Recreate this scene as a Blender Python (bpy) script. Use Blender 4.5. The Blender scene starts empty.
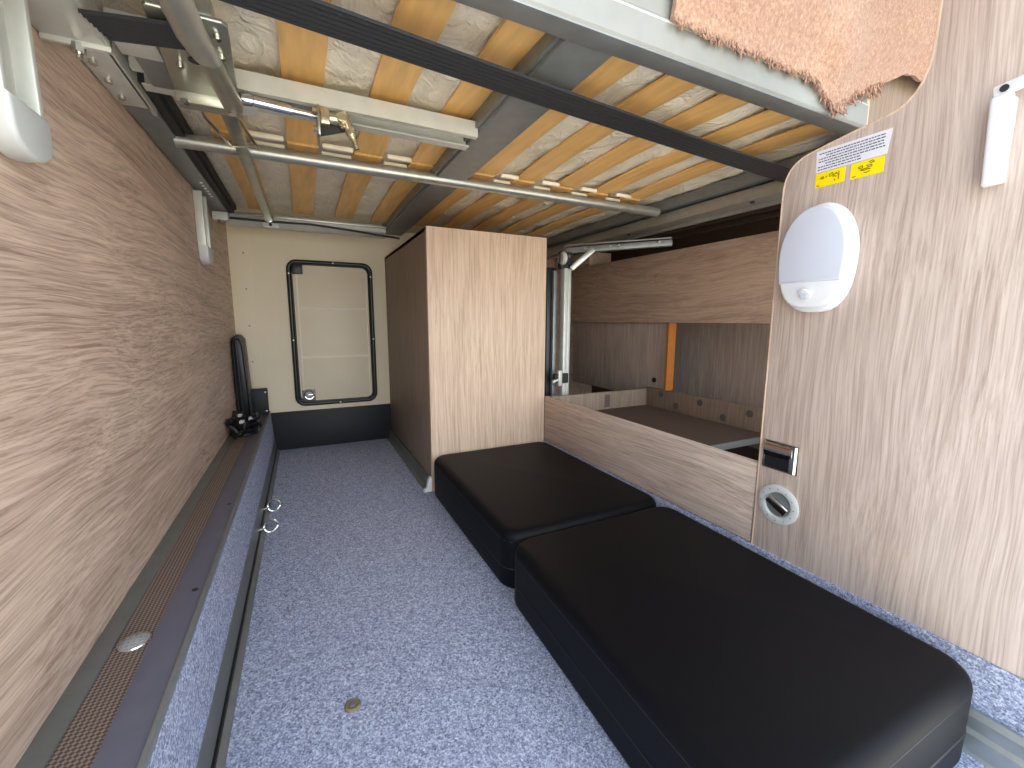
import bpy, bmesh, math, random
from mathutils import Vector, Matrix
random.seed(7)
PI = math.pi
C = bpy.context.scene.collection

# ------------------------------------------------------------------ colours and materials
def lin(r, g, b):
    f = lambda c: (c/255/12.92) if c/255 <= .04045 else ((c/255+.055)/1.055)**2.4
    return (f(r), f(g), f(b), 1)

def newmat(name, col=(.5, .5, .5, 1), rough=.5, metal=0., spec=.5, sheen=0.):
    m = bpy.data.materials.new(name); m.use_nodes = True
    p = m.node_tree.nodes['Principled BSDF']
    p.inputs['Base Color'].default_value = col
    p.inputs['Roughness'].default_value = rough
    p.inputs['Metallic'].default_value = metal
    p.inputs['Specular IOR Level'].default_value = spec
    p.inputs['Sheen Weight'].default_value = sheen
    return m, m.node_tree, p

def N(t, typ, **kw):
    n = t.nodes.new(typ)
    for k, v in kw.items():
        if k in n.inputs: n.inputs[k].default_value = v
        else: setattr(n, k, v)
    return n

def ramp(t, fac, stops):
    r = t.nodes.new('ShaderNodeValToRGB'); e = r.color_ramp.elements
    while len(e) < len(stops): e.new(.5)
    for i, (p, c) in enumerate(stops): e[i].position = p; e[i].color = c
    t.links.new(fac, r.inputs[0]); return r.outputs[0]

def mixc(t, typ, fac, a, b):
    n = t.nodes.new('ShaderNodeMix'); n.data_type = 'RGBA'; n.blend_type = typ
    for i, v in ((0, fac), (6, a), (7, b)):
        if hasattr(v, 'links'): t.links.new(v, n.inputs[i])
        else: n.inputs[i].default_value = v
    return n.outputs[2]

def bump(t, p, h, strength=.3, dist=.002):
    b = t.nodes.new('ShaderNodeBump'); b.inputs['Strength'].default_value = strength; b.inputs['Distance'].default_value = dist
    t.links.new(h, b.inputs['Height']); t.links.new(b.outputs[0], p.inputs['Normal'])

def mapped(t, scale, loc=(0, 0, 0), rot=(0, 0, 0)):
    g = t.nodes.new('ShaderNodeNewGeometry'); m = t.nodes.new('ShaderNodeMapping')
    m.inputs['Scale'].default_value = scale; m.inputs['Location'].default_value = loc; m.inputs['Rotation'].default_value = rot
    t.links.new(g.outputs['Position'], m.inputs['Vector']); return m.outputs[0]

def oak(name, axis, light, dark, wavy=.4, off=0., rings=9., amount=.5, rough=.5):
    """laminated oak veneer: fine pores stretched along the grain and broad cathedral bands"""
    m, t, p = newmat(name, rough=rough, spec=.35)
    g = [1., 1., 1.]; g[axis] = .022
    # low frequency warp so that the grain wanders
    warp = N(t, 'ShaderNodeTexNoise', Scale=1.0, Detail=2.); sc = [3.5]*3; sc[axis] = 1.3
    t.links.new(mapped(t, sc, (off, off, off)), warp.inputs['Vector'])
    base = mapped(t, (1, 1, 1), (off, off*.7, off*.3))
    sub = N(t, 'ShaderNodeVectorMath', operation='SUBTRACT'); t.links.new(warp.outputs['Color'], sub.inputs[0]); sub.inputs[1].default_value = (.5, .5, .5)
    scl = N(t, 'ShaderNodeVectorMath', operation='SCALE'); t.links.new(sub.outputs[0], scl.inputs[0]); scl.inputs['Scale'].default_value = wavy*.25
    add = N(t, 'ShaderNodeVectorMath', operation='ADD'); t.links.new(base, add.inputs[0]); t.links.new(scl.outputs[0], add.inputs[1])
    mp = t.nodes.new('ShaderNodeMapping'); t.links.new(add.outputs[0], mp.inputs['Vector']); mp.inputs['Scale'].default_value = g
    fine = N(t, 'ShaderNodeTexNoise', Scale=330., Detail=5., Roughness=.65); t.links.new(mp.outputs[0], fine.inputs['Vector'])
    mid = N(t, 'ShaderNodeTexNoise', Scale=120., Detail=3., Roughness=.6); t.links.new(mp.outputs[0], mid.inputs['Vector'])
    mp2 = t.nodes.new('ShaderNodeMapping'); t.links.new(add.outputs[0], mp2.inputs['Vector'])
    g2 = [1., 1., 1.]; g2[axis] = .12; mp2.inputs['Scale'].default_value = g2
    broad = N(t, 'ShaderNodeTexNoise', Scale=rings, Detail=1.5, Roughness=.4); t.links.new(mp2.outputs[0], broad.inputs['Vector'])
    mul = N(t, 'ShaderNodeMath', operation='MULTIPLY'); t.links.new(broad.outputs[0], mul.inputs[0]); mul.inputs[1].default_value = 45.
    sn = N(t, 'ShaderNodeMath', operation='SINE'); t.links.new(mul.outputs[0], sn.inputs[0])
    sn2 = N(t, 'ShaderNodeMath', operation='MULTIPLY_ADD'); t.links.new(sn.outputs[0], sn2.inputs[0]); sn2.inputs[1].default_value = .5; sn2.inputs[2].default_value = .5
    c1 = ramp(t, fine.outputs[0], [(.40, dark), (.56, light)])
    c2 = ramp(t, mid.outputs[0], [(.36, dark), (.62, light)])
    c3 = ramp(t, sn2.outputs[0], [(0., tuple(.5*(a+b) for a, b in zip(dark, light))), (.5, light), (1., light)])
    a = mixc(t, 'MIX', .45, c1, c2); b = mixc(t, 'MIX', amount, a, c3)
    t.links.new(b, p.inputs['Base Color'])
    bump(t, p, fine.outputs[0], .12, .0006)
    return m

OL, OD = lin(205, 185, 168), lin(140, 116, 100)
M = {}
M['oak_wall'] = oak('oak_veneer_lengthwise', 1, lin(224, 198, 178), lin(138, 110, 93), wavy=.42, off=3.1, rings=4., amount=.3)
M['oak_z'] = oak('oak_veneer_upright', 2, lin(218, 199, 187), lin(164, 143, 131), wavy=.25, off=1.7, rings=4., amount=.22)
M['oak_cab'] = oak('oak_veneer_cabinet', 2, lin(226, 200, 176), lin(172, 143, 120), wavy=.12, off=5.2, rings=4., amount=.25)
M['oak_cab_shade'] = oak('oak_veneer_cabinet_shade', 2, lin(150, 132, 115), lin(112, 95, 80), wavy=.2, off=5.2, rings=7., amount=.3)  # same veneer as the cabinet front, darkened to carry the side's shade
M['oak_y'] = oak('oak_veneer_boards', 1, lin(210, 190, 175), lin(146, 122, 108), wavy=.3, off=.4, rings=5., amount=.28)
M['oak_dark'] = oak('oak_veneer_backboard', 1, lin(200, 172, 150), lin(138, 112, 96), wavy=.6, off=2.4, rings=8., amount=.35)
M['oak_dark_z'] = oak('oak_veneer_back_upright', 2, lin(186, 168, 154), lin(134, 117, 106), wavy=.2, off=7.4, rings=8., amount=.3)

def speck(name, stops, scale, rough=.9):
    m, t, p = newmat(name, rough=rough, spec=.2)
    v = mapped(t, (1, 1, 1)); n0 = N(t, 'ShaderNodeTexNoise', Scale=60., Detail=2.); t.links.new(v, n0.inputs['Vector'])
    vv = N(t, 'ShaderNodeTexVoronoi', Scale=scale); t.links.new(v, vv.inputs['Vector'])
    sp = N(t, 'ShaderNodeSeparateColor'); t.links.new(vv.outputs['Color'], sp.inputs[0])
    v2 = N(t, 'ShaderNodeTexVoronoi', Scale=scale*.55); t.links.new(v, v2.inputs['Vector'])
    sp2 = N(t, 'ShaderNodeSeparateColor'); t.links.new(v2.outputs['Color'], sp2.inputs[0])
    a = mixc(t, 'MIX', .4, ramp(t, sp.outputs[0], stops), ramp(t, sp2.outputs[1], stops))
    s = ramp(t, n0.outputs[0], [(.3, (.93, .93, .93, 1)), (.7, (1.05, 1.05, 1.05, 1))])
    t.links.new(mixc(t, 'MULTIPLY', 1., a, s), p.inputs['Base Color'])
    bump(t, p, sp.outputs[0], .3, .001)
    return m
M['carpet'] = speck('blue_grey_floor_covering', [(0., lin(82, 87, 112)), (.25, lin(130, 136, 162)), (.6, lin(160, 167, 194)), (1., lin(222, 227, 242))], 480.)

def noisy(name, col, rough=.5, metal=0., scale=60., var=.12, bst=.0, bd=.001, spec=.5, sheen=0., stretch=(1, 1, 1)):
    m, t, p = newmat(name, col, rough, metal, spec, sheen)
    n = N(t, 'ShaderNodeTexNoise', Scale=scale, Detail=3.); t.links.new(mapped(t, stretch), n.inputs['Vector'])
    lo = tuple(c*(1-var) for c in col[:3])+(1,); hi = tuple(min(1, c*(1+var)) for c in col[:3])+(1,)
    t.links.new(ramp(t, n.outputs[0], [(.3, lo), (.7, hi)]), p.inputs['Base Color'])
    if bst: bump(t, p, n.outputs[0], bst, bd)
    return m
M['cushion'] = noisy('black_woven_upholstery', lin(6, 7, 12), .55, scale=900., var=.25, bst=.2, bd=.0006, spec=.2, sheen=.0)
M['piping'] = noisy('black_shiny_piping', lin(20, 20, 23), .5, scale=300.)
M['alu'] = noisy('anodised_aluminium', lin(182, 184, 180), .33, .75, 40., .06)
M['alu_light'] = noisy('pale_painted_aluminium', lin(205, 206, 198), .42, .25, 30., .05)
M['alu_dark'] = noisy('dull_grey_aluminium', lin(134, 138, 138), .42, .5, 30., .08)
M['zinc'] = noisy('zinc_plated_steel', lin(176, 178, 166), .3, .85, 25., .12)
M['chrome'] = noisy('polished_steel', lin(215, 215, 212), .14, 1., 40., .04)
M['brass'] = noisy('yellowish_passivated_steel', lin(208, 198, 170), .25, .9, 60., .15)
M['rail'] = noisy('satin_grey_bed_rail', lin(150, 151, 146), .45, .25, 30., .04)
M['olive'] = noisy('grey_rail_lacquer', lin(112, 114, 110), .45, .3, 30., .06)
M['gutter'] = noisy('dark_violet_grey_sheet', lin(98, 98, 112), .5, .1, 20., .06)
M['cream'] = noisy('cream_wall_sheet', lin(240, 226, 197), .55, scale=6., var=.02)
M['cream2'] = noisy('cream_hatch_plastic', lin(236, 222, 195), .5, scale=8., var=.02)
M['cream3'] = noisy('pale_rib_plastic', lin(250, 241, 220), .45, scale=8., var=.02)
M['black'] = noisy('black_plastic', lin(24, 24, 27), .4, scale=60., var=.15)
M['blackmat'] = noisy('black_textured_board', lin(30, 29, 34), .6, scale=300., var=.25, bst=.2)
M['rubber'] = noisy('black_rubber_seal', lin(28, 29, 30), .3, scale=60., var=.1)
M['white'] = noisy('white_plastic', lin(232, 233, 236), .3, scale=10., var=.02)
M['greyplas'] = noisy('pale_grey_plastic', lin(196, 198, 196), .4, scale=10., var=.03)
M['lens'] = noisy('frosted_white_lens', lin(208, 211, 224), .22, scale=10., var=.02)
M['orange'] = noisy('orange_edge_band', lin(178, 108, 42), .5, scale=60., var=.1)
M['brown'] = noisy('brown_board_and_shade', lin(84, 66, 56), .75, scale=120., var=.12)
M['dot'] = noisy('grey_hook_tape', lin(92, 82, 76), .8, scale=400., var=.2)
M['dark'] = noisy('dark_parts_and_shade', lin(38, 38, 38), .7, scale=20., var=.2)
M['strap'] = noisy('black_webbing', lin(46, 47, 50), .5, scale=500., var=.25, bst=.3, spec=.4)
M['roof'] = noisy('pale_roof_lining', lin(205, 198, 184), .7, scale=20., var=.04)
M['ground'] = noisy('sunlit_paving', lin(196, 188, 172), .9, scale=4., var=.1)
M['ink'] = noisy('dark_print', lin(70, 72, 90), .6, scale=100.)
M['inkb'] = noisy('black_print', lin(30, 28, 20), .6, scale=100.)
M['red'] = noisy('orange_print', lin(225, 120, 30), .6, scale=100.)
M['paper'] = noisy('white_label_film', lin(226, 224, 234), .4, scale=20., var=.02)
M['yellow'] = noisy('yellow_label_film', lin(250, 222, 10), .4, scale=20., var=.02)
M['dust'] = noisy('lint', lin(150, 150, 150), .9, scale=200., var=.2)
M['brassdisc'] = noisy('dull_brass_disc', lin(138, 130, 105), .4, .4, scale=200., var=.2)
M['slat'] = noisy('birch_slat', lin(238, 190, 120), .45, scale=60., var=.12, stretch=(1, .12, 1), spec=.4)
M['slatedge'] = noisy('birch_slat_edge', lin(236, 200, 150), .5, scale=60., var=.08, stretch=(1, .12, 1))

# crinkled off-white mattress underside
m, t, p = newmat('crinkled_white_ticking', lin(236, 228, 212), .75, spec=.25)
a_ = N(t, 'ShaderNodeTexNoise', Scale=22., Detail=5., Roughness=.6, Distortion=1.2); t.links.new(mapped(t, (1., .6, 1.)), a_.inputs['Vector'])
t.links.new(ramp(t, a_.outputs[0], [(.3, lin(236, 225, 204)), (.7, lin(250, 243, 226))]), p.inputs['Base Color'])
bump(t, p, a_.outputs[0], .9, .018)
M['ticking'] = m
# mesh insert (woven brown grille)
m, t, p = newmat('brown_woven_grille', rough=.7)
ck = N(t, 'ShaderNodeTexChecker', Scale=1.); t.links.new(mapped(t, (260., 260., 260.), rot=(0, 0, .78)), ck.inputs['Vector'])
ck.inputs['Color1'].default_value = lin(142, 124, 112); ck.inputs['Color2'].default_value = lin(78, 66, 60)
t.links.new(ck.outputs['Color'], p.inputs['Base Color']); bump(t, p, ck.outputs['Fac'], .6, .001)
M['mesh'] = m
# plush blanket
m, t, p = newmat('salmon_plush', rough=.95, spec=.1, sheen=.5)
a_ = N(t, 'ShaderNodeTexNoise', Scale=160., Detail=4., Roughness=.7); t.links.new(mapped(t, (1, 1, 1)), a_.inputs['Vector'])
t.links.new(ramp(t, a_.outputs[0], [(.3, lin(148, 108, 86)), (.52, lin(178, 138, 114)), (.7, lin(204, 168, 142))]), p.inputs['Base Color'])
bump(t, p, a_.outputs[0], .8, .006)
M['plush'] = m
# clear dome
m, t, p = newmat('clear_plastic', (1, 1, 1, 1), .08); p.inputs['Transmission Weight'].default_value = .75; p.inputs['IOR'].default_value = 1.3
M['clear'] = m

# ------------------------------------------------------------------ mesh helpers
class MB:
    """collects shapes given in room coordinates into one mesh"""
    def __init__(s): s.bm = bmesh.new()
    def _merge(s, b):
        me = bpy.data.meshes.new('tmp'); b.to_mesh(me); b.free(); s.bm.from_mesh(me); bpy.data.meshes.remove(me)
    def box(s, x0, x1, y0, y1, z0, z1, bev=0., seg=2, M_=None):
        b = bmesh.new(); bmesh.ops.create_cube(b, size=1.)
        for v in b.verts: v.co = Vector(((x0+x1)/2+v.co.x*(x1-x0), (y0+y1)/2+v.co.y*(y1-y0), (z0+z1)/2+v.co.z*(z1-z0)))
        if bev: bmesh.ops.bevel(b, geom=b.edges[:], offset=bev, segments=seg, profile=.5, affect='EDGES')
        if M_: bmesh.ops.transform(b, matrix=M_, verts=b.verts)
        s._merge(b); return s
    def bar(s, a, b_, w, h, bev=0.):
        """square bar from a to b_; w across (horizontal), h upright"""
        a, b_ = Vector(a), Vector(b_); d = b_-a; L = d.length; y = d.normalized()
        x = y.cross(Vector((0, 0, 1))).normalized(); z = x.cross(y)
        mt = Matrix((x, y, z)).transposed().to_4x4(); mt.translation = (a+b_)/2
        return s.box(-w/2, w/2, -L/2, L/2, -h/2, h/2, bev, 2, mt)
    def cyl(s, a, b_, r, r2=None, n=20, bev=0.):
        a, b_ = Vector(a), Vector(b_); d = b_-a; b = bmesh.new()
        bmesh.ops.create_cone(b, cap_ends=True, segments=n, radius1=r, radius2=r if r2 is None else r2, depth=d.length)
        if bev:
            bmesh.ops.bevel(b, geom=[e for e in b.edges if len(e.link_faces) == 2 and any(len(f.verts) > 4 for f in e.link_faces)], offset=bev, segments=2, affect='EDGES')
        mt = d.to_track_quat('Z', 'Y').to_matrix().to_4x4(); mt.translation = (a+b_)/2
        bmesh.ops.transform(b, matrix=mt, verts=b.verts); s._merge(b); return s
    def tube(s, pts, r, n=10, closed=False):
        pts = [Vector(q) for q in pts]; b = bmesh.new(); rings = []; K = len(pts); up = None
        for i, q in enumerate(pts):
            if closed: tn = pts[(i+1) % K]-pts[i-1]
            else: tn = pts[min(i+1, K-1)]-pts[max(i-1, 0)]
            tn.normalize()
            if up is None: up = tn.orthogonal()
            up = (up-tn*up.dot(tn)).normalized(); sd = tn.cross(up)
            rr = r[i] if isinstance(r, (list, tuple)) else r
            rings.append([b.verts.new(q+up*rr*math.cos(2*PI*k/n)+sd*rr*math.sin(2*PI*k/n)) for k in range(n)])
        for i in range(K if closed else K-1):
            A, B = rings[i], rings[(i+1) % K]
            o = 0
            if closed and i == K-1:
                o = min(range(n), key=lambda j: (A[0].co-B[j].co).length)
            for k in range(n): b.faces.new((A[k], A[(k+1) % n], B[(k+1+o) % n], B[(k+o) % n]))
        if not closed: b.faces.new(rings[0][::-1]); b.faces.new(rings[-1])
        bmesh.ops.recalc_face_normals(b, faces=b.faces)
        s._merge(b); return s
    def prism(s, poly, lo, hi, axis, bev=0., seg=2):
        """poly: 2D points in the other two axes (in xyz order), extruded from lo to hi along axis"""
        b = bmesh.new()
        def P(u, v, w): c = [u, v]; c.insert(axis, w); return Vector(c)
        A = [b.verts.new(P(u, v, lo)) for u, v in poly]; B = [b.verts.new(P(u, v, hi)) for u, v in poly]
        n = len(poly); fa = b.faces.new(A); fb = b.faces.new(B)
        for i in range(n): b.faces.new((A[i], A[(i+1) % n], B[(i+1) % n], B[i]))
        bmesh.ops.recalc_face_normals(b, faces=b.faces)
        if bev: bmesh.ops.bevel(b, geom=list(set(fa.edges[:]+fb.edges[:])), offset=bev, segments=seg, profile=.5, affect='EDGES')
        s._merge(b); return s
    def build(s, name, mat, parent=None, smooth=True, origin=None):
        me = bpy.data.meshes.new(name)
        o = bpy.data.objects.new(name, me); C.objects.link(o)
        if parent is not None:
            org = world_of(parent); o.parent = parent; o['_o'] = list(org)
        else:
            if origin is None:
                xs = [v.co for v in s.bm.verts]
                lo = [min(c[i] for c in xs) for i in range(3)]; hi = [max(c[i] for c in xs) for i in range(3)]
                origin = ((lo[0]+hi[0])/2, (lo[1]+hi[1])/2, lo[2])
            org = Vector(origin); o.location = org; o['_o'] = list(org)
        bmesh.ops.translate(s.bm, verts=s.bm.verts, vec=-Vector(org))
        s.bm.to_mesh(me); s.bm.free(); me.materials.append(mat)
        if smooth:
            for q in me.polygons: q.use_smooth = True
            me.set_sharp_from_angle(angle=math.radians(38))
        return o
def world_of(o): return Vector(o['_o'])
def tag(o, label, cat, group=None, kind=None):
    o['label'] = label; o['category'] = cat
    if group: o['group'] = group
    if kind: o['kind'] = kind
    return o
def empty(name, loc, label, cat, group=None):
    o = bpy.data.objects.new(name, None); C.objects.link(o); o.location = loc; o.empty_display_size = .05; o['_o'] = list(loc)
    return tag(o, label, cat, group)
def struct(o): o['kind'] = 'structure'; return o
def part(name, mb, mat, parent, label=None):
    o = mb.build(name, mat, parent)
    if label: o['label'] = label
    return o
def dup(root, loc, label, group=None):
    r = root.copy(); C.objects.link(r); r.location = loc; r['label'] = label
    if group: r['group'] = group
    for ch in list(root.children):
        c = ch.copy(); C.objects.link(c); c.parent = r
        for g in ch.children:
            d = g.copy(); C.objects.link(d); d.parent = c
    return r

# ------------------------------------------------------------------ the room
WX, RX, FY, Y0, ZR = -.288, .892, 2.37, .10, 1.9      # left wall, right wall, far wall, opening, roof
LZ = .20                                               # ledge height
struct(MB().box(-.166, .893, Y0, FY, -.03, 0).build('floor', M['carpet']))
struct(MB().box(WX-.03, WX, Y0, FY+.03, 0, ZR).build('wall_left', M['oak_wall']))
struct(MB().box(WX, .912, FY, FY+.03, 0, ZR).build('wall_far', M['cream']))
struct(MB().box(.912, 1.80, FY, FY+.03, -.03, ZR).build('wall_far_niche', M['oak_dark']))
struct(MB().box(WX-.03, 1.83, Y0, FY+.03, ZR, ZR+.03).build('ceiling', M['roof']))
struct(MB().box(1.77, 1.80, Y0, FY, -.03, ZR).build('wall_back', M['brown']))  # dark brown here paints in the shade above the upper board
struct(MB().box(.912, 1.80, Y0-.02, Y0, -.03, .147).box(WX-.03, 1.80, Y0-.02, Y0, 1.5, ZR).build('wall_front', M['white']))
struct(MB().box(.912, 1.77, Y0, FY, -.03, 0).build('floor_niche', M['dark']))

# the big oak panel on the right with its stepped, rounded upper edge
def arc(cx, cy, r, a0, a1, n=10): return [(cx+r*math.cos(math.radians(a0+(a1-a0)*i/n)), cy+r*math.sin(math.radians(a0+(a1-a0)*i/n))) for i in range(n+1)]
poly = [(Y0, .147), (.574, .147), (.577, .900)]
poly += [(.5765, .918), (.573, .934), (.566, .948), (.556, .958), (.542, .9655), (.520, .9705), (.49, .976), (.46, .981), (.437, .984), (.418, .987), (.402, .991), (.389, .998), (.379, 1.008), (.371, 1.022), (.366, 1.040), (.363, 1.062), (.362, 1.09), (.362, 1.5)]
poly += [(Y0, 1.5)]
struct(MB().prism(poly, RX, RX+.018, 0, .0012).build('wall_right', M['oak_z']))
e = MB().tube([(RX+.001, y, z) for y, z in poly[1:-1]], .0022, 6).build('trim_1', M['oak_cab']); struct(e)

# carpeted risers and the stepped ledge on the left
struct(MB().prism([(-.30, -.03), (-.160, -.03), (-.160, .0), (-.172, LZ-.002), (WX, LZ-.002), (WX, -.03)], Y0, FY, 1).build('trim_2', M['carpet']))
struct(MB().box(WX, -.2625, Y0, 2.36, LZ-.002, LZ+.004, .001).build('trim_3', M['olive']))
struct(MB().box(-.2625, -.2205, Y0, 2.36, LZ-.002, LZ+.001).build('trim_4', M['mesh']))
s_ = MB().box(-.2205, -.176, Y0, 2.36, LZ-.002, LZ+.003, .001)
struct(s_.build('trim_5', M['gutter']))
struct(MB().box(-.178, -.171, Y0, 2.36, LZ-.006, LZ+.006, .002).build('trim_6', M['alu_dark']))
struct(MB().box(.889, .912, Y0, 1.52, -.03, .147).build('trim_7', M['carpet']))
# far wall skirting
struct(MB().box(-.1715, .404, FY-.012, FY, 0, .193, .002).build('baseboard_far', M['blackmat']))
# seam strip with its screws on the cream wall
st = MB().box(-.288, -.199, FY-.004, FY, .2, 1.2, .0008).build('trim_8', M['cream']); struct(st)
for z in (.954, .791, .62, .45):
    c_ = MB().cyl((-.23, FY-.006, z), (-.23, FY-.003, z), .0035).build('screw', M['alu_dark'], st)
# ledge screws / holes
for y in (1.188, .816):
    struct(MB().cyl((-.190, y, LZ+.0025), (-.190, y, LZ+.0036), .0045).build('trim_9', M['black']))

# hatch in the far wall
dx0, dx1, dz0, dz1 = -.058, .337, .218, .937
door = MB().box(dx0+.016, dx1-.016, FY-.010, FY-.0005, dz0+.016, dz1-.016, .003).build('door_1', M['cream2']); struct(door)
rr = .045; pts = []
for cx, cz, a0 in ((dx1-rr, dz1-rr, 0), (dx0+rr, dz1-rr, 90), (dx0+rr, dz0+rr, 180), (dx1-rr, dz0+rr, 270)):
    pts += [(cx+(rr-.009)*math.cos(math.radians(a0+a)), FY-.010, cz+(rr-.009)*math.sin(math.radians(a0+a))) for a in (0, 15, 30, 45, 60, 75, 90)]
part('door_seal', MB().tube(pts, .0105, 10, True), M['rubber'], door, 'black rubber seal')
pts2 = [(a+(-.011 if a > .14 else .011), FY-.014, c+(-.011 if c > .57 else .011)) for a, b, c in pts]
part('seal_lip', MB().tube(pts2, .0045, 8, True), M['black'], door)
part('rib', MB().box(-.015, .302, FY-.015, FY-.009, .700, .712, .003), M['cream3'], door)
part('rib', MB().box(-.015, .305, FY-.015, FY-.009, .457, .469, .003), M['cream3'], door)
for x in (-.018, .302): part('rib', MB().box(x-.004, x+.004, FY-.014, FY-.009, .25, .90, .002), M['cream3'], door)
part('hinge_block', MB().box(-.038, .012, FY-.022, FY-.009, .868, .921, .005), M['black'], door)
lk = part('latch', MB().cyl((.006, FY-.026, .275), (.006, FY-.009, .275), .027, n=28, bev=.003).box(-.026, .034, FY-.014, FY-.009, .242, .300, .004), M['alu_dark'], door)
part('latch_ring', MB().tube([(.006+.021*math.cos(2*PI*i/24), FY-.028, .275+.021*math.sin(2*PI*i/24)) for i in range(24)], .004, 8, True), M['chrome'], lk)
part('latch_knob', MB().box(-.012, .024, FY-.036, FY-.026, .271, .280, .003, M_=None), M['chrome'], lk)
for x, z in ((dx0+.009, .55), (dx1-.009, .55), (dx0+.009, .87), (dx1-.009, .87), (.15, dz1-.008), (.15, dz0+.008)):
    part('clip', MB().cyl((x, FY-.022, z), (x, FY-.010, z), .004), M['white'], door)

# ------------------------------------------------------------------ rails on the floor
def lashing_rail(name, label, x0, sgn, y0, y1):
    r = empty(name, (x0, (y0+y1)/2, 0), label, 'rail')
    f = lambda pl: [(x0+sgn*a, b) for a, b in pl]
    part('rail_body', MB().prism(f([(-.004, 0), (-.012, .080), (-.009, .086), (-.004, .083), (.0030, .018), (.006, .0)]), y0, y1, 1), M['olive'], r)
    part('slot', MB().prism(f([(.0055, .0), (.0035, .014), (.0075, .014), (.0095, .0)]), y0, y1, 1), M['black'], r)
    part('lip', MB().prism(f([(.0095, .0), (.0085, .009), (.015, .006), (.019, 0)]), y0, y1, 1), M['alu_dark'], r)
    return r
lashing_rail('lashing_rail', 'long grey lashing rail on the floor at the foot of the left ledge', -.162, 1, Y0, 2.355)
rr_ = empty('lashing_rail', (.885, .3, 0), 'silver lashing rail on the floor beside the near end of the black cushion', 'rail')
part('rail_body', MB().prism([(.889, 0), (.889, .066), (.880, .068), (.876, .058), (.880, .050), (.880, .036), (.874, .030), (.872, .004), (.868, 0)], Y0, 1.50, 1), M['alu'], rr_)
rc = empty('edge_rail', (.395, 1.95, 0), 'grey metal skirting profile at the foot of the tall oak cabinet', 'rail')
part('profile', MB().prism([(.404, 0), (.404, .050), (.398, .052), (.394, .040), (.390, .012), (.380, .008), (.379, 0)], 1.545, 2.355, 1), M['olive'], rc)
part('end_cap', MB().prism([(.405, 0), (.405, .056), (.397, .058), (.391, .044), (.386, .014), (.376, .010), (.375, 0)], 1.525, 1.545, 1, .002), M['white'], rc, 'white plastic end cap')

def eye(y, label):
    r = empty('lashing_eye', (-.15, y, .0), label, 'ring', 'lashing eyes on the left floor rail')
    q = [(-.128+.0185*math.cos(a), y+.004*math.sin(a), .024+.0185*math.sin(a)) for a in [2*PI*i/24 for i in range(24)]]
    part('ring', MB().tube(q, .0038, 8, True), M['chrome'], r)
    part('shank', MB().cyl((-.158, y, .016), (-.142, y, .020), .0055), M['chrome'], r)
    return r
eye(1.585, 'steel lashing ring on the left floor rail, farther of the pair')
eye(1.425, 'steel lashing ring on the left floor rail, nearer of the pair')

def lathe(mb, c, prof, n=28):
    b = bmesh.new(); rings = []
    for r, z in prof: rings.append([b.verts.new((c[0]+max(r, 1e-4)*math.cos(2*PI*k/n), c[1]+max(r, 1e-4)*math.sin(2*PI*k/n), c[2]+z)) for k in range(n)])
    for A, B in zip(rings, rings[1:]):
        for k in range(n): b.faces.new((A[k], A[(k+1) % n], B[(k+1) % n], B[k]))
    b.faces.new(rings[0][::-1]); b.faces.new(rings[-1]); bmesh.ops.recalc_face_normals(b, faces=b.faces); mb._merge(b); return mb
d = empty('floor_stud', (.036, .687, 0), 'small round brass-coloured stud cap on the carpeted floor', 'cap')
part('cap', lathe(MB(), (.036, .687, 0), [(.014, 0), (.0135, .002), (.010, .004), (.009, .0035), (.0, .0035)]), M['brassdisc'], d)
part('screw', lathe(MB(), (.036, .687, .003), [(.005, 0), (.0045, .002), (0, .0026)]), M['alu_dark'], d)
d = empty('clear_dome', (-.240, .711, LZ), 'clear round plastic dome on the brown mesh strip of the left ledge', 'cap')
part('dome', lathe(MB(), (-.240, .711, LZ+.001), [(.018, 0), (.018, .003), (.015, .006), (.010, .009), (0, .0105)]), M['clear'], d)
part('rim', MB().tube([(-.240+.0175*math.cos(2*PI*i/28), .711+.0175*math.sin(2*PI*i/28), LZ+.003) for i in range(28)], .0018, 6, True), M['chrome'], d)
b_ = MB()
for i in range(5): b_.box(.030+i*.004, .036+i*.004, 1.70+.004*(i % 2), 1.703+.004*(i % 2), .0, .003)
tag(b_.build('lint', M['dust']), 'tiny grey fleck of lint on the carpet in front of the far hatch', 'lint')

# black things in the far left corner
g = empty('cable_cover', (-.26, 2.22, LZ), 'tall black plastic cable cover standing in the far left corner', 'cover')
def cov(x0, x1, y0, y1, z1, off=.0):
    return [(x0, .20), (x0, z1-.03), (x0+.006, z1-.012), (x0+.018, z1), (x1-.012, z1-.004), (x1, z1-.022), (x1+.012, .20)]
part('shell', MB().prism(cov(WX+.004, -.240, 0, 0, .585), 2.16, 2.27, 1, .004), M['black'], g)
part('rib', MB().tube([(-.277, 2.155, .22), (-.278, 2.155, .545), (-.268, 2.155, .568), (-.252, 2.155, .565), (-.243, 2.155, .54), (-.232, 2.155, .22)], .005, 8), M['rubber'], g)
part('rib', MB().tube([(-.262, 2.157, .22), (-.267, 2.157, .55)], .004, 8), M['rubber'], g)
g = empty('black_box', (-.212, 2.29, LZ), 'small square black box on the left ledge beside the cable cover', 'box')
part('case', MB().box(-.252, -.176, 2.282, 2.35, LZ+.004, .322, .003), M['blackmat'], g)
for x, z in ((-.181, .312), (-.181, .222)): part('screw', MB().cyl((x, 2.279, z), (x, 2.283, z), .0035), M['white'], g)
k = MB(); rnd = random.Random(3)
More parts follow.
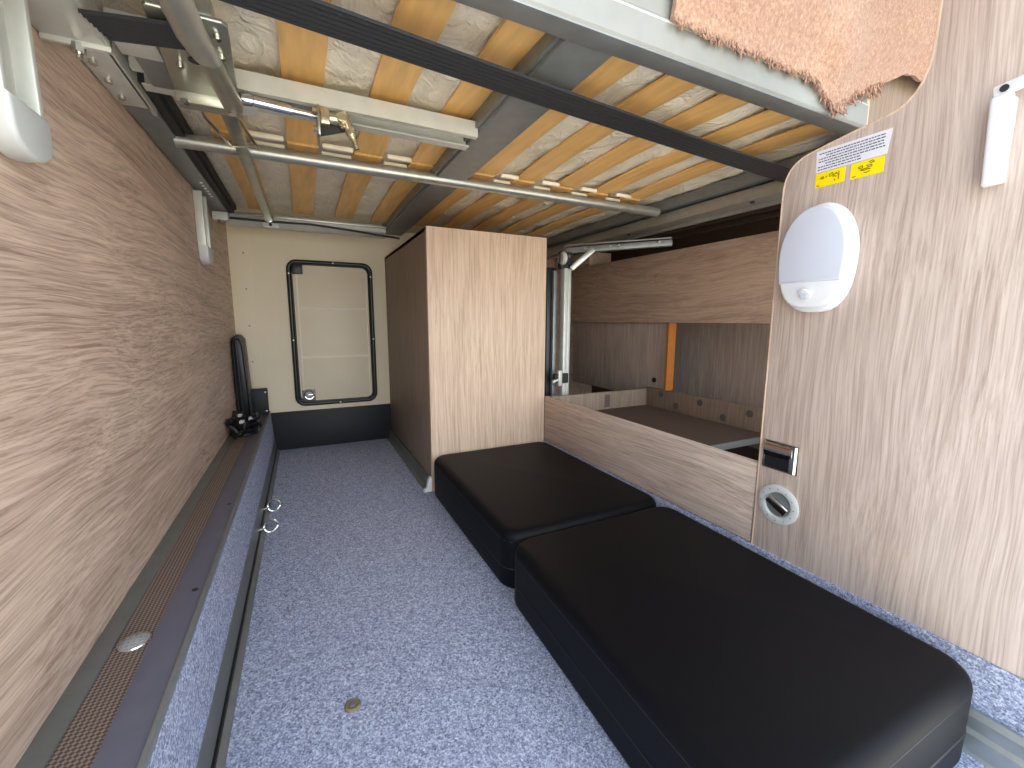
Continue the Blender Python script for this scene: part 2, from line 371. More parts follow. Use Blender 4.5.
for i in range(26):
    a = Vector((-.265+rnd.random()*.07, 1.86+rnd.random()*.15, LZ+.008+rnd.random()*.02)); q = [a]
    for j in range(6):
        a = a+Vector((rnd.uniform(-.02, .02), rnd.uniform(-.035, .035), rnd.uniform(-.014, .022)))
        a.x = min(max(a.x, -.278), -.188); a.y = min(max(a.y, 1.84), 2.04); a.z = min(max(a.z, LZ+.01), LZ+.075); q.append(a)
    k.tube(q, .0065, 7)
g = empty('cable_bundle', (-.235, 1.94, LZ), 'tangled black cable bundle lying on the left ledge below the cable cover', 'cables')
part('cables', k, M['black'], g)
for x, y, z in ((-.235, 1.88, .262), (-.212, 1.95, .258), (-.25, 1.97, .27)): part('connector', MB().box(x-.008, x+.008, y-.01, y+.01, z-.006, z+.006, .002), M['greyplas'], g)
part('grommet', MB().cyl((-.235, 1.93, LZ+.002), (-.235, 1.93, LZ+.012), .048, n=28, bev=.003), M['black'], g)

# ------------------------------------------------------------------ tall cabinet
cb = empty('tall_cabinet', (.65, 1.94, 0), 'tall oak veneered cabinet standing between the floor aisle and the black cushions', 'cabinet')
part('side_panel', MB().box(.405, .421, 1.537, 2.368, .0, .975, .001), M['oak_cab_shade'], cb, 'oak side panel with its shade in the colour')
part('front_panel', MB().box(.405, .893, 1.520, 1.5365, .0, .976, .001), M['oak_cab'], cb)
part('top_panel', MB().box(.405, .893, 1.537, 2.368, .960, .975, .001), M['oak_cab'], cb)
part('inner_side', MB().box(.877, .893, 1.537, 2.368, .0, .959, .001), M['oak_y'], cb)

# ------------------------------------------------------------------ cushions
def cushion(name, x0, x1, y0, y1, z1, label, k=0.):
    r = empty(name, ((x0+x1)/2, (y0+y1)/2, 0), label, 'cushion', 'black cushions on the floor')
    b = bmesh.new(); bmesh.ops.create_cube(b, size=1.)
    for v in b.verts: v.co = Vector(((x0+x1)/2+v.co.x*(x1-x0), (y0+y1)/2+v.co.y*(y1-y0), z1/2+v.co.z*z1))
    bmesh.ops.bevel(b, geom=[e for e in b.edges if abs((e.verts[0].co-e.verts[1].co).z) > .05], offset=.050, segments=6, profile=.5, affect='EDGES')
    bmesh.ops.bevel(b, geom=[e for e in b.edges if all(v.co.z > z1*.9 for v in e.verts) and len(e.link_faces) == 2], offset=.024, segments=5, profile=.5, affect='EDGES')
    bmesh.ops.bevel(b, geom=[e for e in b.edges if all(v.co.z < .001 for v in e.verts)], offset=.012, segments=3, profile=.5, affect='EDGES')
    for v in b.verts: v.co.x += k*(v.co.y-y0)
    mb = MB(); mb._merge(b); o = part('body', mb, M['cushion'], r)
    for nm, z, r_p in (('top_seam', z1-.025, .0014), ('piping', .055, .0022)):
      rr = .050; path = []
      for cx, cy, a0 in ((x1-rr, y1-rr, 0), (x0+rr, y1-rr, 90), (x0+rr, y0+rr, 180), (x1-rr, y0+rr, 270)):
        path += [(cx+(rr-.0008)*math.cos(math.radians(a0+a)), cy+(rr-.0008)*math.sin(math.radians(a0+a)), z) for a in (0, 22, 45, 68, 90)]
      path = [(px+k*(py-y0), py, pz) for px, py, pz in path]
      part(nm, MB().tube(path, r_p, 6, True), M['piping'], r)
    return r
cushion('floor_cushion', .400, .8915, .838, 1.514, .150, 'square black cushion lying on the floor against the front of the oak cabinet')
cushion('floor_cushion', .382, .875, .192, .834, .146, 'nearest black cushion on the floor, its corner at the bottom right of the view', .024)

# ------------------------------------------------------------------ bunk box behind the low board
bk = empty('bunk_base', (1.17, 1.0, .147), 'low open oak bunk box behind the black cushions, with a brown base', 'bunk')
part('front_board', MB().box(RX, RX+.018, .579, 1.516, .150, .337, .001), M['oak_y'], bk)
part('end_board', MB().box(.911, 1.446, 1.490, 1.505, .2, .337, .001), M['oak_cab_shade'], bk, 'darker end board')
bb = part('back_board', MB().box(1.430, 1.446, Y0+.01, 1.489, .2, .345, .001), M['oak_cab_shade'], bk, 'darker back board')
part('base_panel', MB().box(.911, 1.429, .893, 1.489, .245, .260), M['brown'], bk, 'dark brown base panel')
part('edge_strip', MB().box(.911, 1.429, .887, .8925, .240, .262, .001), M['olive'], bk, 'pale edge strip')
part('lower_panel', MB().box(.911, 1.429, Y0+.01, .883, .150, .165), M['gutter'], bk, 'dark blue-grey lower panel')
for y, z in ((1.40, .325), (1.189, .322), (.972, .320), (1.311, .287), (1.079, .284)):
    part('hook_dot', MB().cyl((1.4285, y, z), (1.4302, y, z), .0135, n=24), M['dot'], bk, 'round grey hook-tape dot')
part('hook_tab', MB().box(1.185, 1.215, 1.4882, 1.4905, .268, .325, .0005), M['dot'], bk, 'brown hook-tape tab')

nb = empty('back_panelling', (1.45, 1.5, .33), 'oak panelling behind the bunk box, with a wide upper board and an orange-edged opening', 'panel')
part('upper_board', MB().box(1.430, 1.446, .60, 2.13, .644, .948, .001), M['oak_dark'], nb)
lp = part('lower_board', MB().box(1.450, 1.466, 1.383, 2.13, .288, .652, .0005), M['oak_dark_z'], nb, 'lower board with upright grain')
part('grommet', MB().cyl((1.445, 1.465, .379), (1.451, 1.465, .379), .011, n=20, bev=.001), M['black'], lp, 'small black grommet')
part('orange_edge', MB().box(1.427, 1.470, 1.372, 1.3825, .346, .643), M['orange'], nb, 'bright orange edge')
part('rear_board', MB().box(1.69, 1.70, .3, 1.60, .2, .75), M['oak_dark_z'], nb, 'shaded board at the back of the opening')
part('cleat', MB().box(1.45, 1.60, 2.0, 2.36, .94, 1.03, .001), M['oak_dark'], nb)

# lifting column of the bed
lc = empty('lift_column', (1.03, 1.56, .15), 'silver aluminium bed lifting column behind the end of the bunk box', 'column')
part('column_profile', MB().box(1.000, 1.020, 1.55, 1.585, .0, .875, .004).box(1.022, 1.038, 1.555, 1.585, .0, .875, .003), M['alu_light'], lc)
part('cable_cover', MB().box(.945, .990, 1.60, 1.65, .0, .875, .004), M['black'], lc, 'black upright cover')
part('guide', MB().box(.966, .982, 1.58, 1.60, .0, .86, .003), M['alu_dark'], lc)
hb = part('head_bracket', MB().box(.972, .990, 1.535, 1.56, .865, .935, .006).box(.996, 1.035, 1.545, 1.60, .868, .935, .004), M['dark'], lc, 'dark head bracket')
part('pulley', MB().cyl((.972, 1.54, .905), (.990, 1.54, .905), .026, n=24, bev=.002), M['alu_light'], hb)
for x, z in ((1.012, .915), (1.012, .885), (.982, .93)): part('bolt', MB().cyl((x, 1.536, z), (x, 1.546, z), .006, n=6), M['chrome'], hb)
fb = part('foot_bracket', MB().box(.95, .972, 1.53, 1.55, .385, .425, .004).box(.985, 1.022, 1.535, 1.55, .382, .425, .004), M['dark'], lc, 'dark lower bracket')
part('clamp', MB().box(.965, .984, 1.525, 1.548, .372, .44, .004).cyl((.94, 1.535, .39), (.98, 1.535, .405), .007), M['alu_light'], fb)
part('arm', MB().bar((1.02, 1.58, .942), (1.33, 1.288, .956), .026, .024, .004), M['alu_dark'], lc)
part('arm_lip', MB().bar((1.02, 1.585, .966), (1.33, 1.293, .976), .012, .006, .002), M['alu_dark'], lc)
part('brace', MB().bar((1.022, 1.535, .865), (1.10, 1.49, .945), .01, .022, .002), M['alu'], lc)
for f in (.18, .42, .5, .86):
    x, y, z = 1.02+.31*f, 1.565-.29*f, .942+.018*f
    part('bolt', MB().cyl((x-.012, y-.014, z), (x-.004, y-.004, z), .005, n=10), M['chrome'], lc)

# ------------------------------------------------------------------ the lifted bed overhead
BZ = 1.06
bed = empty('lift_bed', (.5, 1.4, BZ), 'lifted slatted bed overhead with aluminium frame and birch slats', 'bed')
# outer rail with lips
part('front_rail', MB().prism([(.585, BZ+.004), (.585, BZ+.035), (.565, BZ+.042), (.565, 1.28), (.553, 1.28), (.553, BZ+.052), (.549, BZ+.048), (.549, BZ+.004), (.553, BZ)], WX+.01, 1.108, 0), M['rail'], bed)
part('rail_ridge', MB().box(WX+.01, 1.108, .5485, .5525, 1.103, 1.107, .0015), M['alu_light'], bed)
part('front_rail_base_shade', MB().box(WX+.01, 1.108, .552, .588, BZ-.002, BZ+.0035, .001), M['alu_dark'], bed)  # darker grey puts the shadow under the rail into the colour
part('cross_beam', MB().box(.374, .462, .590, 2.20, BZ, BZ+.035, .003).box(.366, .374, .590, 2.20, BZ+.008, BZ+.04, .001), M['alu_dark'], bed)
# wide channel
ch_prof = [(.940, 1.050), (.940, 1.082), (1.022, 1.082), (1.022, 1.050), (.998, 1.050), (.998, 1.053), (1.018, 1.053), (1.018, 1.078), (.944, 1.078), (.944, 1.053), (.954, 1.053), (.954, 1.050)]
part('wide_channel', MB().prism(ch_prof, -.225, .372, 0), M['alu_light'], bed)
part('channel_sticker', MB().box(.23, .33, .962, 1.000, 1.0770, 1.0778), M['paper'], bed, 'pale sticker')
part('cross_tube', MB().cyl((-.24, 1.285, BZ), (1.24, 1.285, BZ), .0165, n=20), M['alu'], bed)
part('far_rail', MB().prism([(2.07, 1.045), (2.085, 1.028), (2.11, 1.024), (2.125, 1.03), (2.125, 1.075), (2.07, 1.075)], -.25, .365, 0, .001), M['alu_light'], bed)
part('far_rail_lip', MB().box(-.25, .365, 2.05, 2.069, 1.060, 1.070, .002), M['alu'], bed)
fc = part('rail_clamp', MB().box(-.125, -.065, 2.045, 2.068, 1.018, 1.048, .004), M['greyplas'], bed)
part('ring', MB().tube([(-.100+.016*math.cos(a), 2.02, 1.052+.016*math.sin(a)) for a in [2*PI*i/20 for i in range(20)]], .003, 6, True), M['chrome'], fc)
part('bolt', MB().cyl((-.095, 2.036, 1.03), (-.095, 2.046, 1.03), .006), M['black'], fc)
# left rail
part('left_rail', MB().box(WX+.003, -.236, .90, 2.16, BZ-.004, BZ+.03, .002), M['alu_dark'], bed)
part('left_inner_rail', MB().box(-.2395, -.218, 1.02, 2.06, BZ+.002, BZ+.028, .002).box(-.217, -.208, 1.05, 2.04, BZ+.012, BZ+.03, .001), M['dark'], bed, 'dark inner runner')
lpz = part('corner_plate', MB().box(WX+.003, -.236, .86, 1.10, BZ-.012, BZ-.005, .002).box(-.242, -.235, .86, 1.13, BZ-.012, BZ+.02, .001), M['alu_light'], bed)
for y in (.94, 1.0, 1.06): part('bolt', MB().cyl((-.270, y, BZ-.018), (-.270, y, BZ-.012), .0055, n=12), M['chrome'], lpz)
for i in range(6): part('bright_hole', MB().cyl((-.250, 1.62+i*.032, BZ-.0065), (-.250, 1.62+i*.032, BZ-.004), .0042, n=10), M['white'], bed, 'small pale hole')
sp = part('end_plate', MB().box(WX+.002, -.218, .50, .820, 1.018, 1.024, .001).box(-.2205, -.2145, .50, .828, 1.018, 1.05, .001).box(WX+.002, -.2145, .820, .828, 1.012, 1.05, .001), M['alu_light'], bed)
part('bolt', MB().cyl((-.250, .825, 1.004), (-.250, .825, 1.016), .008, n=6).cyl((-.250, .825, .998), (-.250, .825, 1.004), .004), M['chrome'], sp)
part('bolt', MB().cyl((-.268, .70, 1.010), (-.268, .70, 1.018), .009, n=6), M['chrome'], sp)
part('stub_beam', MB().box(-.213, -.163, .80, .860, 1.03, 1.058, .002), M['alu_light'], bed)
part('stub_beam', MB().box(-.205, -.155, .877, .975, 1.040, 1.058, .002), M['alu_dark'], bed)
# right rails
part('right_rail', MB().box(1.245, 1.330, .60, 2.33, BZ+.006, BZ+.04, .002), M['alu_dark'], bed)
rl = part('lower_right_rail', MB().box(1.270, 1.335, .60, 2.30, 1.022, 1.060, .003).box(1.336, 1.350, .60, 2.30, 1.010, 1.03, .002), M['alu'], bed)
for y in (.93, 1.5): part('bolt', MB().cyl((1.29, y, 1.017), (1.29, y, 1.022), .007, n=12), M['black'], rl)
for i in range(5): part('slot', MB().box(1.285, 1.30, 1.62+i*.09, 1.66+i*.09, BZ+.004, BZ+.0062), M['chrome'], bed)
part('underbed_shade_panel', MB().box(1.352, 1.768, .60, 2.36, 1.075, 1.085), M['dark'], bed, 'dark sheet standing in for under-bed shade')  # dark sheet added where only shadow lies under the bed
for x in (1.42, 1.55, 1.66): part('underside_batten', MB().box(x, x+.03, .60, 2.30, 1.055, 1.073, .001), M['brown'], bed)
# slats
SX = [-.168, -.009, .150, .300, .485, .628, .776, .924, 1.072]
def slat_mb(x, y0, y1, z0):
    b = MB(); n = 14
    top = [(y0+(y1-y0)*i/n, z0+.010*math.sin(PI*i/n)) for i in range(n+1)]
    pl = top+[(y, z+.007) for y, z in top[::-1]]
    return b.prism(pl, x, x+.073, 0, .001)
for x in SX:
    sl = part('slat', slat_mb(x, .590, 1.262, 1.090), M['slat'], bed)
    sl2 = part('slat', slat_mb(x, 1.275, 2.066, 1.088), M['slat'], bed)
# slat holders beside the tube and along the edges
for i, x in enumerate(SX[:-1]):
    if i == 3: continue
    x1 = SX[i+1]
    for y in (1.243, 1.302):
        part('slat_holder', MB().box(x+.079, x1-.006, y-.010, y+.004, 1.078, 1.089, .003), M['cream3'], bed, 'pale plastic slat holder')
# drive: gearbox, shafts, joint
gp = [(-.146, .700), (-.070, .700), (-.064, .706), (-.076, .930), (-.160, .930), (-.165, .924), (-.150, .704)]
gbx = part('gearbox', MB().prism(gp, 1.020, 1.026, 2, .002).prism([(.918, 1.026), (.918, 1.014), (.924, 1.006), (.946, 1.004), (.956, 1.010), (.960, 1.026)], -.166, -.074, 0, .003)
    .box(-.150, -.080, .71, .93, 1.0265, 1.052, .003).cyl((-.099, .765, 1.018), (-.086, .930, 1.016), .016, n=24, bev=.004), M['zinc'], bed)
for x, y in ((-.139, .826), (-.079, .727), (-.081, .776), (-.086, .828), (-.132, .770)):
    part('bolt', MB().cyl((x, y, 1.013), (x, y, 1.020), .0048, n=12, bev=.001), M['chrome'], gbx)
for x in (-.154, -.088): part('bolt', MB().cyl((x, .922, .998), (x, .922, 1.008), .0065, n=6), M['chrome'], gbx)
part('bore', MB().cyl((-.117, .808, 1.0185), (-.117, .808, 1.0205), .009), M['black'], gbx)
part('disc', MB().cyl((-.080, .985, 1.036), (-.080, .985, 1.042), .030, n=28, bev=.002), M['greyplas'], gbx)
part('drive_tube', MB().tube([(-.118, .32, .996), (-.103, .70, 1.000), (-.098, .745, 1.004), (-.093, .778, 1.014)], [.0175, .0175, .0165, .012], 20), M['alu'], bed)
part('drive_bar', MB().bar((-.105, .975, 1.045), (-.098, 2.045, 1.050), .026, .020, .003), M['zinc'], bed)
part('wire_clip', MB().tube([(-.143, .975, 1.03), (-.141, 1.01, 1.02), (-.118, 1.145, 1.02), (-.066, 1.135, 1.02), (-.085, 1.0, 1.02), (-.086, .98, 1.03)], .0032, 8), M['chrome'], bed)
shaft = part('drive_shaft', MB().cyl((-.074, .945, 1.036), (-.056, .945, 1.036), .010, bev=.002).cyl((-.056, .945, 1.036), (.004, .952, 1.036), .0085).cyl((.004, .952, 1.036), (.048, .956, 1.036), .006), M['chrome'], bed)
jp = part('joint_plate', MB().box(.047, .051, .925, .985, .993, 1.046, .001), M['zinc'], bed)
for y, z in ((.935, 1.036), (.935, 1.004)): part('bolt', MB().cyl((.039, y, z), (.047, y, z), .006, n=6), M['chrome'], jp)
part('gusset', MB().prism([(.051, 1.004), (.051, 1.03), (.12, 1.028)], .965, .968, 1), M['dark'], jp)
uj = part('universal_joint', MB().box(.052, .070, .942, .970, 1.020, 1.050, .003).cyl((.060, .956, 1.036), (.095, .956, 1.038), .0105, bev=.002).cyl((.096, .956, 1.052), (.096, .956, 1.022), .010, bev=.002)
     .cyl((.090, .940, 1.038), (.090, .975, 1.038), .009, bev=.002), M['brass'], bed)
part('crank_fork', MB().cyl((.098, .956, 1.036), (.113, .956, 1.006), .0105, .0085, bev=.002).cyl((.108, .942, 1.018), (.108, .972, 1.018), .006).cyl((.113, .956, 1.006), (.119, .956, .988), .0045), M['brass'], uj)

# crinkled mattress underside
b = bmesh.new(); nx, ny = 90, 90; rnd = random.Random(11)
from mathutils import noise
def gz(x, y): return 1.108+.009*noise.noise(Vector((x*14, y*9, 1.)))+.004*noise.noise(Vector((x*45, y*30, 4.)))
V = [[b.verts.new((-.27+1.6*i/nx, .59+1.76*j/ny, gz(-.27+1.6*i/nx, .59+1.76*j/ny))) for i in range(nx+1)] for j in range(ny+1)]
T = [[b.verts.new((-.27+1.6*i, .59+1.76*j, 1.22)) for i in (0, 1)] for j in (0, 1)]
for j in range(ny):
    for i in range(nx): b.faces.new((V[j][i], V[j+1][i], V[j+1][i+1], V[j][i+1]))
b.faces.new((T[0][0], T[0][1], T[1][1], T[1][0]))
b.faces.new([T[0][0], T[0][1]]+[V[0][i] for i in range(nx, -1, -1)]); b.faces.new([T[1][1], T[1][0]]+[V[ny][i] for i in range(nx+1)])
b.faces.new([T[1][0], T[0][0]]+[V[j][0] for j in range(ny+1)]); b.faces.new([T[0][1], T[1][1]]+[V[j][nx] for j in range(ny, -1, -1)])
bmesh.ops.recalc_face_normals(b, faces=b.faces)
mb = MB(); mb._merge(b)
mt = empty('mattress', (.5, 1.4, 1.11), 'off-white crinkled mattress underside showing between the overhead bed slats', 'mattress')
part('cover', mb, M['ticking'], mt)

# wooden end board and light post beside the bed rail
eb = empty('bed_end_board', (1.25, .57, .98), 'oak end board behind the big right panel, under the hanging blanket', 'board')
part('board', MB().box(1.135, 1.76, .575, .59, .96, 1.40, .001), M['oak_cab_shade'], eb)
part('edge_post', MB().box(1.112, 1.134, .560, .575, 1.00, 1.40, .001), M['slatedge'], eb, 'pale wooden edge')

# straps
def strap(name, a, b_, w, label, nrib=5, seg=24):
    mb = MB(); a, b_ = Vector(a), Vector(b_); d = (b_-a).normalized(); sd = Vector((-d.y, d.x, 0))
    bm = bmesh.new(); prof = []
    K = nrib*4+4
    for i in range(K+1):
        u = i/K; z = -.0022*(.5+.5*math.cos(u*2*PI*(nrib+1)))
        prof.append(((u-.5)*w, z-.0005))
    prof += [(w/2, .002), (-w/2, .002)]
    rings = []
    for k in range(seg+1):
        c = a.lerp(b_, k/seg); c.z -= (.004 if seg > 8 else 0)*math.sin(PI*k/seg)
        rings.append([bm.verts.new(c+sd*u+Vector((0, 0, z))) for u, z in prof])
    n = len(prof)
    for A, B in zip(rings, rings[1:]):
        for k in range(n): bm.faces.new((A[k], A[(k+1) % n], B[(k+1) % n], B[k]))
    bm.faces.new(rings[0]); bm.faces.new(rings[-1]); bmesh.ops.recalc_face_normals(bm, faces=bm.faces)
    mb._merge(bm); return tag(mb.build(name, M['strap']), label, 'strap')
strap('webbing_strap', (-.27, .632, 1.040), (1.27, .777, 1.040), .060, 'long black ribbed webbing strap stretched across beneath the overhead bed')
strap('webbing_strap', (-.2125, .760, 1.013), (-.118, .738, 1.013), .052, 'short black ribbed strap between the left corner plate and the gearbox', seg=6)
c_ = MB().tube([(-.25, 2.03, 1.040), (-.10, 2.035, 1.040), (.05, 2.035, 1.044), (.20, 2.04, 1.036), (.42, 2.045, 1.020)], .0045, 8).build('black_cable', M['black'])
tag(c_, 'thin black cable running along the far rail of the overhead bed', 'cable')
sb = empty('rail_block', (-.262, 2.0, 1.02), 'small pale grey plastic block under the far left end of the bed rail', 'block')
part('block', MB().box(WX+.005, -.232, 1.985, 2.02, 1.020, 1.052, .004), M['greyplas'], sb)
part('bolt', MB().cyl((-.262, 1.99, 1.008), (-.262, 1.99, 1.022), .006, n=6), M['chrome'], sb)

# wall guides
def wall_guide(y, label):
    r = empty('wall_guide', (WX, y, .84), label, 'bracket', 'upright guides on the left wall')
    x = WX+.001
    part('channel', MB().box(x, x+.006, y-.036, y+.036, .862, 1.05).box(x, x+.024, y-.040, y-.030, .862, 1.05, .002).box(x, x+.024, y+.030, y+.040, .862, 1.05, .002).box(x, x+.014, y-.008, y+.008, .862, 1.05, .002), M['alu_light'], r)
    pl = [(y-.041, .885), (y-.041, .852), (y-.034, .838), (y-.018, .829), (y, .826), (y+.018, .829), (y+.034, .838), (y+.041, .852), (y+.041, .885)]
    part('end_cap', MB().prism(pl, x, x+.028, 0, .005, 3), M['greyplas'], r, 'rounded pale grey end cap')
    return r
g1 = wall_guide(.700, 'pale grey upright guide with rounded end cap at the near end of the left wall')
g2 = dup(g1, (WX, 1.735, .84), 'slim pale grey upright guide on the far left wall, beside the cream wall', 'upright guides on the left wall')

# ------------------------------------------------------------------ blanket over the rail
b = bmesh.new(); nx, nz = 110, 46
def bl(u, v):
    x = .535+u*.95
    # lower edge: level along the rail, dips at the corner, then rises to the right
    if x < .90: zb = 1.103
    elif x < .975: zb = 1.103-.032*math.sin((x-.90)/.075*PI*.5)
    elif x < 1.04: zb = 1.071+.036*(x-.975)/.065
    else: zb = 1.107+.085*min(1, (x-1.04)/.19)
    zb += .004*noise.noise(Vector((x*40, 0, 0)))
    z = zb+v*(1.48-zb)
    bulge = .042*math.sin(min(1, v*2.2)*PI*.5)
    y = .541-bulge*(.35+.65*min(1, v*6))-.010*noise.noise(Vector((x*6, z*7, 2)))*min(1, v*5)-.0025*noise.noise(Vector((x*60, z*60, 5)))
    return Vector((x, y, z))
V = [[b.verts.new(bl(i/nx, j/nz)) for i in range(nx+1)] for j in range(nz+1)]
W = [[b.verts.new(bl(i/nx, j/nz)+Vector((0, .008, .002))) for i in range(nx+1)] for j in range(nz+1)]
for j in range(nz):
    for i in range(nx):
        b.faces.new((V[j][i], V[j][i+1], V[j+1][i+1], V[j+1][i])); b.faces.new((W[j][i], W[j+1][i], W[j+1][i+1], W[j][i+1]))
for i in range(nx): b.faces.new((V[0][i], W[0][i], W[0][i+1], V[0][i+1])); b.faces.new((V[nz][i], V[nz][i+1], W[nz][i+1], W[nz][i]))
for j in range(nz): b.faces.new((V[j][0], V[j+1][0], W[j+1][0], W[j][0])); b.faces.new((V[j][nx], W[j][nx], W[j+1][nx], V[j+1][nx]))
bmesh.ops.recalc_face_normals(b, faces=b.faces)
mb = MB(); mb._merge(b)
bt = empty('plush_blanket', (.95, .53, 1.1), 'salmon-brown plush blanket with frayed edge hanging over the overhead bed rail', 'blanket')
part('cloth', mb, M['plush'], bt)
f = MB(); rnd = random.Random(5)
for i in range(420):
    u = rnd.random()*.62; q = bl(u, 0); 
    L = rnd.uniform(.006, .017)*(1.7 if q.x > .95 else 1)
    if noise.noise(Vector((q.x*30, 3, 1))) < -.15: L *= .5
    q = q+Vector((0, rnd.uniform(-.003, .004), .004)); dx, dy = rnd.uniform(-.6, .6), rnd.uniform(-.7, .2)
    f.tube([q, q+Vector((dx*L*.5, dy*L*.4, -L*.55)), q+Vector((dx*L, dy*L, -L))], [.0022, .0019, .0006], 5)
fr = part('fringe', f, M['plush'], bt, 'tufted frayed fringe'); fr['kind'] = 'stuff'

# ------------------------------------------------------------------ things on the right panel
def onpanel(pl, x0, x1, bev=0.): return MB().prism(pl, x0, x1, 0, bev, 3)
def egg(cy, cz, w, h, zs=1.):
    pts = []
    for i in range(40):
        a = 2*PI*i/40; c, s = math.cos(a), math.sin(a)
        ex = 2.1 if s > 0 else 2.9
        k = (abs(c)**ex+abs(s)**ex)**(-1/ex)
        wy = w*(1-.06*(s < 0)*abs(s))
        pts.append((cy+wy*k*c, cz+h*k*s))
    return pts
lamp = empty('night_light', (RX, .499, .767), 'white egg-shaped battery light fixed to the right oak panel', 'lamp')
part('base', onpanel(egg(.492, .768, 0.064, .100), RX-.014, RX, .004), M['white'], lamp)
body = [(y, z) for y, z in egg(.494, .769, .062, .095)]
part('housing', onpanel(egg(.494, .769, .0605, .0935), RX-.030, RX-.013, .006), M['white'], lamp)
part('lens', onpanel([q for q in egg(.494, .769, .0595, .0925) if q[1] >= .722], RX-.0335, RX-.0145, .0045), M['lens'], lamp, 'frosted lens')
sn_ = part('sensor', MB().cyl((RX-.034, .496, .700), (RX-.0295, .496, .703), .012, n=24, bev=.002), M['white'], lamp)
part('sensor_lens', MB().cyl((RX-.0365, .496, .700), (RX-.0335, .496, .700), .008, n=20, bev=.002), M['lens'], sn_)

X = RX-.0006
def quad(pl, x0, x1): return MB().prism(pl, x0, x1, 0)
lab = empty('notice_sticker', (RX, .46, .945), 'white printed notice sticker on the right oak panel above the yellow stickers', 'sticker')
part('film', quad([(.519, .9665), (.403, .9665), (.407, .928), (.517, .928)], X, RX), M['paper'], lab)
tx = MB(); rnd = random.Random(9)
for r_ in range(7):
    z = .9605-r_*.0047; y = .514
    if r_ in (1, 4): y = .502
    end = .412 if r_ < 5 else .45
    while y > end:
        w = rnd.uniform(.002, .0065); tx.box(X-.0003, X, y-w, y, z-.0009, z+.0009); y -= w+.0012
part('printed_lines', tx, M['ink'], lab, 'lines of small print')
def yellow(y1, y0, z0, z1, label, strokes, name='warning_sticker'):
    r = empty(name, (RX, (y0+y1)/2, z0), label, 'sticker', 'yellow stickers on the right panel')
    part('film', quad([(y1, z1), (y0, z1), (y0, z0), (y1, z0)], X, RX), M['yellow'], r)
    g = MB()
    for s in strokes: g.tube([(X-.0002, y1-(y1-y0)*u, z0+(z1-z0)*v) for u, v in s], .0006, 5)
    part('pictogram', g, M['inkb'], r, 'black pictogram')
    return r
yellow(.5165, .467, .9005, .9265, 'small yellow pictogram sticker below the white notice, the left one',
   [[(.18, .62), (.28, .70), (.30, .55), (.18, .58)], [(.36, .60), (.42, .68)], [(.48, .72), (.58, .82), (.62, .66), (.50, .58), (.48, .70)], [(.60, .60), (.72, .74), (.76, .60)], [(.80, .80), (.80, .25)], [(.66, .34), (.70, .22)], [(.60, .50), (.66, .56), (.72, .48)], [(.07, .13), (.16, .13)]])
yellow(.458, .409, .9000, .9265, 'small yellow pictogram sticker below the white notice, the right one',
   [[(.24, .66), (.36, .72), (.38, .58), (.26, .56), (.24, .66)], [(.54, .84), (.66, .90), (.72, .80), (.58, .76)], [(.30, .46), (.50, .50), (.62, .42), (.40, .40), (.30, .46)], [(.48, .66), (.64, .64), (.66, .54), (.52, .56)], [(.42, .28), (.50, .22), (.60, .28)], [(.07, .13), (.18, .13)]])

rh = empty('recessed_handle', (RX, .529, .335), 'square chrome recessed pull set into the right oak panel above the round latch', 'handle')
y1, y0, z0, z1 = .566, .492, .336, .398
part('frame', MB().box(RX-.003, RX, y0, y0+.004, z0, z1, .001).box(RX-.003, RX, y1-.003, y1, z0, z1, .001).box(RX-.003, RX, y0+.004, y1-.003, z1-.003, z1, .001).box(RX-.003, RX, y0+.004, y1-.003, z0, z0+.002, .0005), M['chrome'], rh)
part('cup', MB().box(RX-.0009, RX-.0002, y0+.004, y1-.003, z0+.002, z1-.003), M['black'], rh, 'dark cup')
pr = [(RX-.001, z1-.003), (RX-.007, z1-.010), (RX-.008, z1-.024), (RX-.004, z1-.034), (RX-.001, z1-.034)]
part('grip', MB().prism(pr, y0+.012, y1-.003, 1), M['chrome'], rh)
part('side_lip', MB().prism([(RX-.001, y0+.002), (RX-.007, y0+.006), (RX-.006, y0+.016), (RX-.001, y0+.018)], z0+.002, z1-.003, 2), M['chrome'], rh)

tl = empty('turn_latch', (RX, .524, .262), 'round pale grey turn latch below the square chrome handle', 'latch')
b = MB(); cy, cz, R0 = .5245, .262, .043
ring = []
n = 48; bm = bmesh.new(); prof = [(R0, 0.), (R0, .003), (R0-.004, .0055), (R0-.014, .0045), (R0-.017, .001), (R0-.017, 0.)]
rg = [[bm.verts.new((RX-h, cy+r*math.cos(2*PI*k/n), cz+r*math.sin(2*PI*k/n))) for k in range(n)] for r, h in prof]
for A, B in zip(rg, rg[1:]+rg[:1]):
    for k in range(n): bm.faces.new((A[k], A[(k+1) % n], B[(k+1) % n], B[k]))
bmesh.ops.recalc_face_normals(bm, faces=bm.faces); b._merge(bm)
part('ring', b, M['greyplas'], tl)
part('well', MB().cyl((RX-.0012, cy, cz), (RX-.0002, cy, cz), R0-.0172, n=32), M['alu_dark'], tl, 'dark well')
a = math.radians(-28)
mtx = Matrix.Translation((RX-.005, cy, cz)) @ Matrix.Rotation(-a, 4, 'X')
part('turn_bar', MB().box(-.004, .004, -.024, .024, -.0095, .0095, .0035, 3, mtx), M['chrome'], tl)
tk = MB()
for i in range(12):
    aa = 2*PI*i/12; tk.cyl((RX-.0062, cy+(R0-.008)*math.cos(aa), cz+(R0-.008)*math.sin(aa)), (RX-.0045, cy+(R0-.008)*math.cos(aa), cz+(R0-.008)*math.sin(aa)), .0012, n=8)
part('ring_notches', tk, M['alu_dark'], tl)

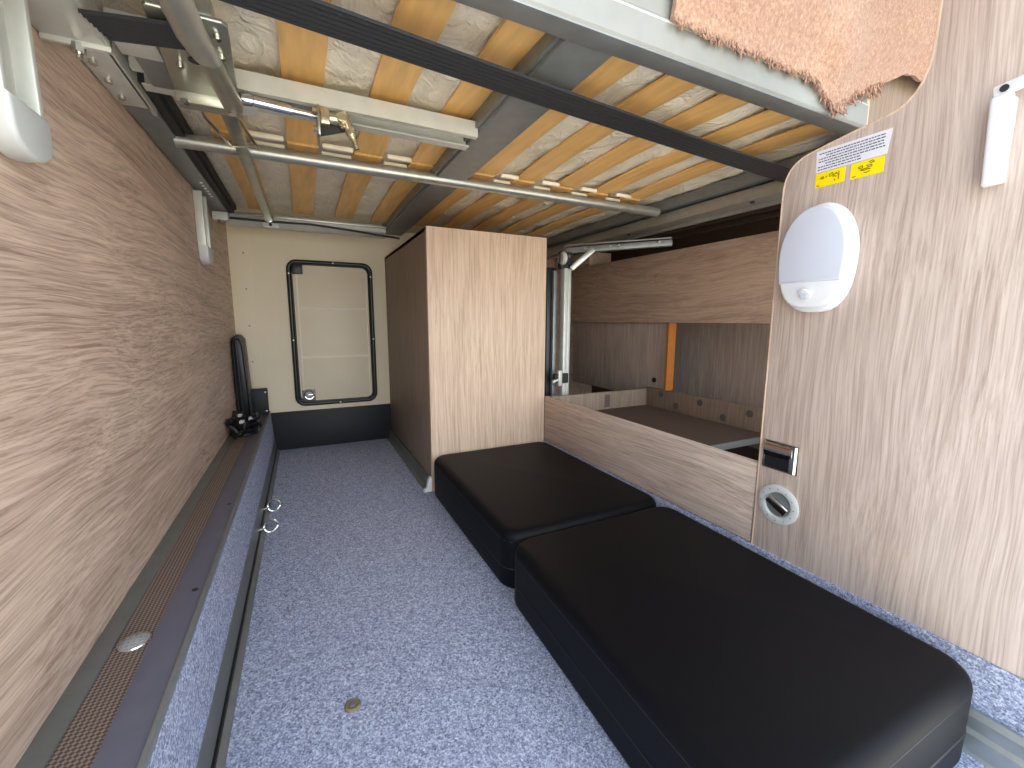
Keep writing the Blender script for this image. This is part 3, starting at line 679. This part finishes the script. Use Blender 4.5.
hk = empty('hinged_stay', (RX, .275, .9), 'white plastic hinged stay on the right oak panel near the right edge', 'bracket')
mtx = Matrix.Translation((RX-.014, .2715, .900)) @ Matrix.Rotation(math.radians(-2), 4, 'X')
part('stay_body', MB().box(-.010, .0, -.0115, .0115, -.062, .056, .004, 3, mtx), M['white'], hk)
part('backing', MB().box(RX-.014, RX, .262, .282, .842, .952, .002), M['greyplas'], hk)
ar = part('stay_arm', MB().bar((RX-.018, .283, .961), (RX-.018, .12, .985), .006, .017, .0025), M['white'], hk)
part('pin', MB().cyl((RX-.023, .272, .963), (RX-.020, .272, .963), .0045), M['dark'], ar)

# ------------------------------------------------------------------ outside
struct(MB().box(-12, 12, -14, Y0-.6, -.5, -.45).build('ground_outside', M['ground']))

# ------------------------------------------------------------------ light
w = bpy.data.worlds.new('sky'); bpy.context.scene.world = w; w.use_nodes = True
bg = w.node_tree.nodes['Background']; bg.inputs[0].default_value = (.68, .83, 1.0, 1); bg.inputs[1].default_value = 3.1
sun = bpy.data.lights.new('sun', 'SUN'); sun.energy = 17.; sun.angle = math.radians(.6); sun.color = (1., .93, .82)
so = bpy.data.objects.new('sun', sun); C.objects.link(so)
so.rotation_euler = Vector((.7, -.12, -1.)).to_track_quat('-Z', 'Y').to_euler()

fill = bpy.data.lights.new('fill_sun', 'SUN'); fill.energy = 2.3; fill.angle = math.radians(75); fill.color = (1., .93, .84)  # wide fill lamp added to brighten the dim far end
ho = bpy.data.objects.new('fill_sun', fill); C.objects.link(ho); ho.location = (0, -3, 2)
ho.rotation_euler = Vector((-.08, 1., -.06)).to_track_quat('-Z', 'Y').to_euler()

# ------------------------------------------------------------------ camera
cam = bpy.data.cameras.new('camera'); co = bpy.data.objects.new('camera', cam); C.objects.link(co)
th, ps, ro = math.radians(8.509), math.radians(25.989), math.radians(.235)
F = Vector((math.sin(ps)*math.cos(th), math.cos(ps)*math.cos(th), -math.sin(th))); R = Vector((math.cos(ps), -math.sin(ps), 0)); U = R.cross(F)
R2 = R*math.cos(ro)+U*math.sin(ro); U2 = U*math.cos(ro)-R*math.sin(ro)
mw = Matrix((R2, U2, -F)).transposed().to_4x4(); mw.translation = (0, 0, .65); co.matrix_world = mw
cam.sensor_width = 36; cam.lens = 424.25/1024*36; cam.clip_start = .01
sc = bpy.context.scene; sc.camera = co
for o in list(bpy.data.objects):
    if '_o' in o: del o['_o']
vs = sc.view_settings; sc.display_settings.display_device = 'sRGB'
vs.view_transform = 'Standard'; vs.look = 'None'; vs.gamma = 1.; vs.use_curve_mapping = False; vs.exposure = 0.
